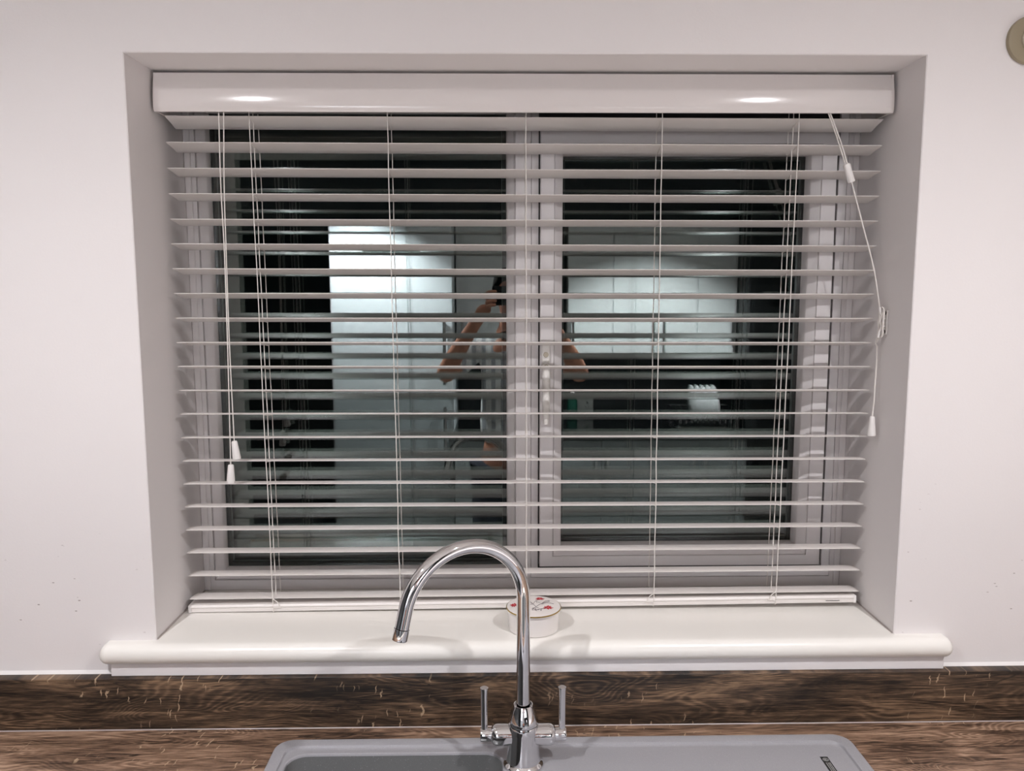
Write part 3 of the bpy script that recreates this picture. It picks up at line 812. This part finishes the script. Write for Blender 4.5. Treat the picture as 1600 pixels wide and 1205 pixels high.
# ================================================================== KITCHEN UNITS BEHIND (seen in the dark glass)
def bar_handle(parent, x, y, z0, z1, sgn):
    bm = bmesh.new()
    box(bm, x - .007, x + .007, min(y + sgn * .022, y + sgn * .030), max(y + sgn * .022, y + sgn * .030), z0, z1, bev=.002)
    for z in (z0 + .02, z1 - .02): box(bm, x - .005, x + .005, min(y, y + sgn * .024), max(y, y + sgn * .024), z - .005, z + .005)
    return obj('handle', bm, M['steel'], parent)
def unit(name, label, cat, x0, x1, y0, y1, z0, z1, doors, sgn, group=None, top=True, dm='door', legs=False, hz=None):
    """doors: list of (xa, xb, handle_x or None, za, zb); sgn = +1 doors face +y"""
    t = thing(name, label, cat, ((x0 + x1) / 2, (y0 + y1) / 2, z0), group)
    inv = Matrix.Translation((-(x0 + x1) / 2, -(y0 + y1) / 2, -z0))
    yc0, yc1 = (y0, y1 - .02) if sgn > 0 else (y0 + .02, y1)
    zc = z0 + (.10 if legs else 0)
    bm = bmesh.new()
    box(bm, x0, x0 + .018, yc0, yc1, zc, z1); box(bm, x1 - .018, x1, yc0, yc1, zc, z1)
    box(bm, x0 + .018, x1 - .018, yc0, yc1, zc, zc + .018)
    if top: box(bm, x0 + .018, x1 - .018, yc0, yc1, z1 - .018, z1)
    yb = (yc0, yc0 + .008) if sgn > 0 else (yc1 - .008, yc1)
    box(bm, x0 + .018, x1 - .018, yb[0], yb[1], zc + .018, z1 - .018)
    if legs:
        yk = (yc1 - .06, yc1 - .045) if sgn > 0 else (yc0 + .045, yc0 + .06)
        box(bm, x0, x1, yk[0], yk[1], z0 + .0005, zc)
    o = obj('carcass', bm, M['carcass'], t, smooth=False); o.matrix_parent_inverse = inv
    for xa, xb, hx, za, zb in doors:
        yd = (y1 - .0195, y1) if sgn > 0 else (y0, y0 + .0195)
        d = obj('door', B(xa + .0015, xb - .0015, yd[0], yd[1], za + .0015, zb - .0015, bev=.0015, seg=1), M[dm], t); d.matrix_parent_inverse = inv
        if hx is not None:
            yy = y1 if sgn > 0 else y0
            a, b = hz if hz else (za + .05, za + .22)
            bar_handle(d, hx, yy, a, b, sgn)
    return t
WU = (-2.895, -2.58)                                  # wall units
z0u, z1u = .245, .955
unit('wall_cabinet', 'white wall cabinet left of the person, in the reflection', 'cabinet', -.285, .300, *WU, z0u, z1u,
     [(-.285, .0075, -.250, z0u, z1u), (.0075, .300, .265, z0u, z1u)], 1, 'wall cabinets on the opposite wall')
unit('wall_cabinet', 'white two-door wall cabinet beside the cooker side, in the reflection right of the person', 'cabinet', .335, .835, *WU, z0u, z1u,
     [(.335, .585, .362, z0u, z1u), (.585, .835, .808, z0u, z1u)], 1, 'wall cabinets on the opposite wall')
unit('wall_cabinet', 'white two-door wall cabinet next to the black tall unit, in the reflection', 'cabinet', .838, 1.272, *WU, z0u, z1u,
     [(.838, 1.055, .866, z0u, z1u), (1.055, 1.272, 1.245, z0u, z1u)], 1, 'wall cabinets on the opposite wall')
# base units opposite
for i, (a, b, lb) in enumerate(((-.285, .235, 'grey base cabinet opposite, nearest the fridge'), (.238, .755, 'grey base cabinet opposite, under the socket'), (.758, 1.272, 'grey base cabinet opposite, next to the black tall unit'))):
    unit('base_cabinet', lb, 'cabinet', a, b, -2.89, -2.32, FLOOR, WZ - .039, [(a, (a + b) / 2, (a + b) / 2 - .03, FLOOR + .11, WZ - .045), ((a + b) / 2, b, (a + b) / 2 + .03, FLOOR + .11, WZ - .045)], 1,
         'base cabinets on the opposite wall', legs=True, hz=(WZ - .26, WZ - .10), dm='door_grey')
tag(obj('worktop', B(-.285, 1.272, -2.895, -2.30, WZ - .038, WZ, bev=.002, seg=1), M['blackglass']), 'black worktop along the opposite wall under the wall cabinets', 'worktop')
# fridge-freezer
fz = thing('fridge_freezer', 'tall fridge freezer with white upper and grey lower door, reflected in the left pane', 'fridge', (-.62, -2.55, FLOOR))
inv = Matrix.Translation((.62, 2.55, -FLOOR))
for nm_, bm_, m_ in (('body', B(-.930, -.292, -2.88, -2.42, FLOOR + .0005, .950, bev=.006), 'fridge'), ('door', B(-.930, -.292, -2.416, -2.36, .052, .948, bev=.008), 'fridge'), ('door', B(-.930, -.292, -2.416, -2.36, FLOOR + .05, .044, bev=.008), 'door_grey')):
    o = obj(nm_, bm_, M[m_], fz); o.matrix_parent_inverse = inv
for a, b in ((.10, .45), (-.35, -.02)):
    o = obj('handle', tube(bmesh.new(), [(-.335, -2.335, a), (-.335, -2.335, b)], .009, 12), M['steel'], fz); o.matrix_parent_inverse = inv
    for za in (a + .02, b - .04):
        o = obj('handle_post', B(-.341, -.329, -2.362, -2.336, za, za + .02), M['steel'], fz, smooth=False); o.matrix_parent_inverse = inv
o = obj('control_strip', B(-.76, -.46, -2.361, -2.357, .800, .812), M['steel'], fz, smooth=False); o.matrix_parent_inverse = inv
# tall black unit
tu = thing('tall_oven_unit', 'tall black glass oven unit at the right end of the opposite cabinets', 'oven', (1.6, -2.6, FLOOR))
inv = Matrix.Translation((-1.6, 2.6, -FLOOR))
for nm_, bm_, m_ in (('housing', B(1.276, 1.90, -2.89, -2.36, FLOOR + .0005, 1.00, bev=.003), 'blackglass'), ('oven_door', B(1.29, 1.886, -2.358, -2.335, -.30, .18, bev=.004), 'blackglass'), ('oven_door', B(1.29, 1.886, -2.358, -2.335, .20, .62, bev=.004), 'blackglass')):
    o = obj(nm_, bm_, M[m_], tu); o.matrix_parent_inverse = inv
for z in (.14, .58):
    o = obj('handle', tube(bmesh.new(), [(1.33, -2.31, z), (1.34, -2.31, z), (1.84, -2.31, z), (1.85, -2.31, z)], .008, 10), M['steel'], tu); o.matrix_parent_inverse = inv
    for xa in (1.36, 1.80):
        o = obj('handle_post', B(xa, xa + .012, -2.337, -2.312, z - .006, z + .006), M['steel'], tu, smooth=False); o.matrix_parent_inverse = inv
# socket and small things on the opposite worktop
so = thing('wall_socket', 'white double wall socket over the opposite worktop, in the reflection', 'socket', (.445, YB, -.09))
obj('faceplate', B(-.073, .073, .0005, .010, -.043, .043, bev=.003), M['socket'], so)
bm = bmesh.new()
for sx in (-.036, .036):
    box(bm, sx - .004, sx + .004, .0101, .0106, .008, .020); box(bm, sx - .014, sx - .007, .0101, .0106, -.012, -.007); box(bm, sx + .007, sx + .014, .0101, .0106, -.012, -.007)
obj('pin_slots', bm, M['badge'], so, smooth=False)['kind'] = 'stuff'
bt = thing('bottle', 'small green plastic bottle standing on the opposite worktop', 'bottle', (.375, -2.72, WZ))
obj('bottle_body', lathe(bmesh.new(), [(.026, .0005), (.030, .004), (.030, .105), (.024, .125), (.011, .135), (.011, .142)], 28), M['green'], bt)
obj('cap', lathe(bmesh.new(), [(.013, .142), (.013, .162), (.011, .165)], 20), M['tassel'], bt)

# base cabinets under the window worktop
for i, (a, b, lb) in enumerate(((-1.2, -.42, 'white base cabinet left of the sink, below the frame'), (-.418, .56, 'white base cabinet under the sink, below the frame'), (.562, 1.3, 'white base cabinet right of the sink, below the frame'))):
    m_ = (a + b) / 2
    unit('base_cabinet', lb, 'cabinet', a, b, -.60, -.010, FLOOR, WZ - .039, [(a, m_, m_ - .03, FLOOR + .11, WZ - .045), (m_, b, m_ + .03, FLOOR + .11, WZ - .045)], -1,
         'base cabinets under the window', top=False, legs=True, hz=(WZ - .26, WZ - .10))

# dish rack with plates on the opposite worktop (seen reflected)
dr = thing('dish_rack', 'chrome wire dish rack on the black worktop opposite, seen reflected in the right pane', 'dish rack', (1.07, -2.48, WZ))
bm = bmesh.new()
for z in (.012, .10):
    tube(bm, [(x, y, z) for x, y in rrect(-.17, .17, -.13, .13, .03, 4)] + [(.17, .10, z)], .003, 8)
for k in range(11):
    x = -.15 + .03 * k
    tube(bm, catmull([(x, -.13, .10), (x, -.125, .015), (x, 0, .010), (x, .125, .015), (x, .13, .10)], 4), .0018, 6)
for x, y in ((-.15, -.11), (.15, -.11), (-.15, .11), (.15, .11)): tube(bm, [(x, y, .0006), (x, y, .02)], .004, 8)
obj('wire_basket', bm, M['chrome'], dr)
pbm = lathe(bmesh.new(), [(.004, .0), (.055, .0), (.062, .003), (.100, .014), (.1005, .017), (.060, .007), (.004, .004)], 40)
plate0 = None
for k in range(5):
    x = 1.00 + .03 * k
    if plate0 is None: plate0 = obj('plate', pbm, M['plate']); p = plate0
    else: p = dup(plate0)
    p.location = (x, -2.48, WZ + .128); p.rotation_euler = (0, radians(84), 0)
    tag(p, ['leftmost white plate in the dish rack, seen reflected', 'second white plate from the left in the dish rack', 'white plate in the middle of the dish rack', 'second white plate from the right in the dish rack', 'rightmost white plate in the dish rack, seen reflected'][k], 'plate', 'plates in the dish rack')

# ================================================================== PERSON (reflected, taking the picture)
def skin(name, V, E, Rr, roots, m, parent=None, sub=2):
    me = bpy.data.meshes.new(name); me.from_pydata([tuple(v) for v in V], E, []); me.materials.append(m)
    o = bpy.data.objects.new(name, me); C.objects.link(o)
    md = o.modifiers.new('skin', 'SKIN'); md.use_smooth_shade = True; md.branch_smoothing = .6
    if not me.skin_vertices: me.attributes  # layer is made by the modifier
    sv = me.skin_vertices[0].data
    for i, r in enumerate(Rr):
        sv[i].radius = r if isinstance(r, tuple) else (r, r); sv[i].use_root = i in roots; sv[i].use_loose = False
    s = o.modifiers.new('sub', 'SUBSURF'); s.levels = sub; s.render_levels = sub
    if parent: o.parent = parent
    return o

PX, PY = .010, -1.70
V, Ed, Rd, roots = [], [], [], []
def add(p, r, prev=None, root=False):
    V.append(Vector(p)); Rd.append(r); i = len(V) - 1
    if prev is not None: Ed.append((prev, i))
    if root: roots.append(i)
    return i
pel = add((PX, PY, -.10), (.150, .105), None, True)
wst = add((PX, PY + .005, .06), (.128, .092), pel)
chs = add((PX, PY + .005, .24), (.150, .105), wst)
upc = add((PX, PY + .005, .345), (.115, .080), chs)
nk = add((PX, PY + .015, .415), (.056, .056), upc)
nk2 = add((PX, PY + .035, .455), (.054, .056), nk)
jaw = add((PX, PY + .060, .500), (.056, .066), nk2)
chk = add((PX, PY + .058, .545), (.070, .084), jaw)
bro = add((PX, PY + .050, .595), (.074, .092), chk)
crn = add((PX, PY + .042, .640), (.058, .072), bro)
HEADC = Vector((PX, PY + .055, .570))
WR = {}
for s in (-1, 1):
    sh = add((PX + s * .155, PY, .345), .060, upc)
    ua = add((PX + s * .225, PY + .060, .290), .048, sh)
    el = add((PX + s * .300, PY + .150, .225), .040, ua)
    fa = add((PX + s * .245, PY + .205, .320), .040, el)
    wr = add((PX + s * .160, PY + .270, .455), .026, fa)
    pm = add((PX + s * .125, PY + .310, .505), (.036, .020), wr)
    pe = add((PX + s * .108, PY + .335, .540), (.038, .018), pm)
    WR[s] = (V[wr].copy(), V[pm].copy(), V[pe].copy())
    hp = add((PX + s * .095, PY, -.16), .095, pel)
    kn = add((PX + s * .105, PY + .02, -.56), .060, hp)
    cf = add((PX + s * .108, PY - .01, -.72), .054, kn)
    an = add((PX + s * .110, PY - .02, -.975), .038, cf)
    add((PX + s * .125, PY + .12, -1.015), .034, an)
# fingers: four behind the phone's rim, thumb on the screen side
PHX0, PHX1, PHY, PHZ = PX - .085, PX + .085, -1.338, .5750
for s in (-1, 1):
    edge = PHX0 if s < 0 else PHX1
    for k, (dz, L) in enumerate(((.028, 1.0), (.010, 1.08), (-.008, 1.0), (-.025, .82))):
        b = Vector((edge + s * .022, PHY - .030, .552 + dz))
        p1 = Vector((edge + s * .016, PHY + .004, .560 + dz)); p2 = Vector((edge + s * .002, PHY + .0150, .563 + dz)); p3 = Vector((edge - s * .020 * L, PHY + .0150, .564 + dz))
        a0 = add(b, .0095, None, True); a1 = add(p1, .0088, a0); a2 = add(p2, .0080, a1); add(p3, .0068, a2)
    a0 = add((edge + s * .020, PHY - .045, .528), .0125, None, True); a1 = add((edge + s * .006, PHY - .040, .545), .0105, a0); a2 = add((edge - s * .018, PHY - .0170, .556), .0090, a1); add((edge - s * .032, PHY - .0145, .560), .0075, a2)
person = thing('person', 'person in a striped T-shirt holding a phone up with both hands, seen reflected', 'person', (PX, PY, FLOOR))
pin = Matrix.Translation((-PX, -PY, -FLOOR))
def pp(o): o.parent = person; o.matrix_parent_inverse = pin; return o
body = pp(skin('body', V, Ed, Rd, roots, M['skin']))
# nose, ears, eyes, mouth
bm = bmesh.new()
tube(bm, [HEADC + Vector((0, .088, .030)), HEADC + Vector((0, .100, .005)), HEADC + Vector((0, .108, -.012)), HEADC + Vector((0, .094, -.020))], 0, 10, True, [.006, .008, .012, .007])
pp(obj('nose', bm, M['skin']))
for s in (-1, 1):
    bm = bmesh.new()
    bmesh.ops.create_uvsphere(bm, u_segments=14, v_segments=10, radius=1)
    bmesh.ops.transform(bm, matrix=Matrix.Translation(HEADC + Vector((s * .076, -.002, -.002))) @ Matrix.Diagonal((.008, .018, .031, 1)), verts=bm.verts)
    pp(obj('ear', bm, M['skin']))
    bm = bmesh.new(); bmesh.ops.create_uvsphere(bm, u_segments=14, v_segments=10, radius=.0125)
    bmesh.ops.transform(bm, matrix=Matrix.Translation(HEADC + Vector((s * .031, .076, .014))), verts=bm.verts)
    e = pp(obj('eye', bm, M['eye']))
    bm = bmesh.new(); bmesh.ops.create_uvsphere(bm, u_segments=12, v_segments=8, radius=.0062)
    bmesh.ops.transform(bm, matrix=Matrix.Translation(HEADC + Vector((s * .031, .0835, .014))), verts=bm.verts)
    o = obj('iris', bm, M['iris']); o.parent = e
    pp(obj('eyebrow', tube(bmesh.new(), [HEADC + Vector((s * .016, .088, .034)), HEADC + Vector((s * .032, .087, .038)), HEADC + Vector((s * .048, .074, .034))], .0032, 6), M['hair']))
pp(obj('mouth', tube(bmesh.new(), [HEADC + Vector((-.024, .078, -.044)), HEADC + Vector((0, .088, -.042)), HEADC + Vector((.024, .078, -.044))], 0, 8, True, [.002, .0055, .002]), M['lip']))
bm = bmesh.new()
bmesh.ops.create_uvsphere(bm, u_segments=36, v_segments=24, radius=1)
for v in bm.verts:
    c = v.co
    n_ = 1 + .03 * sin(c.x * 9 + c.z * 7) * cos(c.y * 8)
    v.co = Vector((c.x * .087 * n_, c.y * .104 * n_, c.z * .098 * n_))
kill = [v for v in bm.verts if (v.co.y > .050 and v.co.z < .052) or v.co.z < -.070 or (v.co.y > .005 and v.co.z < -.012)]
bmesh.ops.delete(bm, geom=kill, context='VERTS')
bmesh.ops.transform(bm, matrix=Matrix.Translation(HEADC + Vector((0, -.014, .034))), verts=bm.verts)
hr = pp(obj('hair', bm, M['hair'])); hs = hr.modifiers.new('solid', 'SOLIDIFY'); hs.thickness = .008; hs.offset = -1
# shirt
V2, E2, R2 = [], [], []
def a2(p, r, prev=None):
    V2.append(Vector(p)); R2.append(r); i = len(V2) - 1
    if prev is not None: E2.append((prev, i))
    return i
p0 = a2((PX, PY, -.14), (.172, .126)); p1 = a2((PX, PY + .005, .06), (.152, .116), p0); p2 = a2((PX, PY + .005, .24), (.168, .124), p1); p3 = a2((PX, PY + .004, .350), (.128, .092), p2); a2((PX, PY + .010, .392), (.070, .066), p3)
for s in (-1, 1):
    q1 = a2((PX + s * .158, PY, .350), .076, p3); q2 = a2((PX + s * .222, PY + .055, .296), .066, q1); a2((PX + s * .262, PY + .100, .258), .066, q2)
pp(skin('t_shirt', V2, E2, R2, [0], M['shirt']))
V2, E2, R2 = [], [], []
p0 = a2((PX, PY, -.10), (.160, .116))
for s in (-1, 1):
    q1 = a2((PX + s * .095, PY, -.20), .106, p0); q2 = a2((PX + s * .105, PY + .02, -.56), .078, q1); a2((PX + s * .110, PY - .015, -.960), .062, q2)
pp(skin('trousers', V2, E2, R2, [0], M['jeans']))
for s in (-1, 1):
    bm = bmesh.new(); bmesh.ops.create_uvsphere(bm, u_segments=20, v_segments=14, radius=1)
    for v in bm.verts: v.co.z = max(v.co.z, -.55)
    bmesh.ops.transform(bm, matrix=Matrix.Translation((PX + s * .120, PY + .055, FLOOR + .0285)) @ Matrix.Diagonal((.052, .140, .050, 1)), verts=bm.verts)
    pp(obj('shoe', bm, M['shoe']))
ph = thing('phone', 'black phone held sideways at the camera position, seen reflected', 'phone', (PX, PHY, PHZ))
obj('phone_body', B(-.085, .085, -.0045, .0045, -.0385, .0385, bev=.0035, seg=3), M['phone'], ph)
obj('screen', B(-.081, .081, -.0052, -.0046, -.0350, .0350), M['screenm'], ph, smooth=False)
bm = bmesh.new()
lathe(bm, [(.007, 0), (.007, .0012), (.0055, .0018)], 20, Matrix.Translation((-.072, .0046, .024)) @ Matrix.Rotation(-pi / 2, 4, 'X'))
obj('camera_lens', bm, M['screenm'], ph)
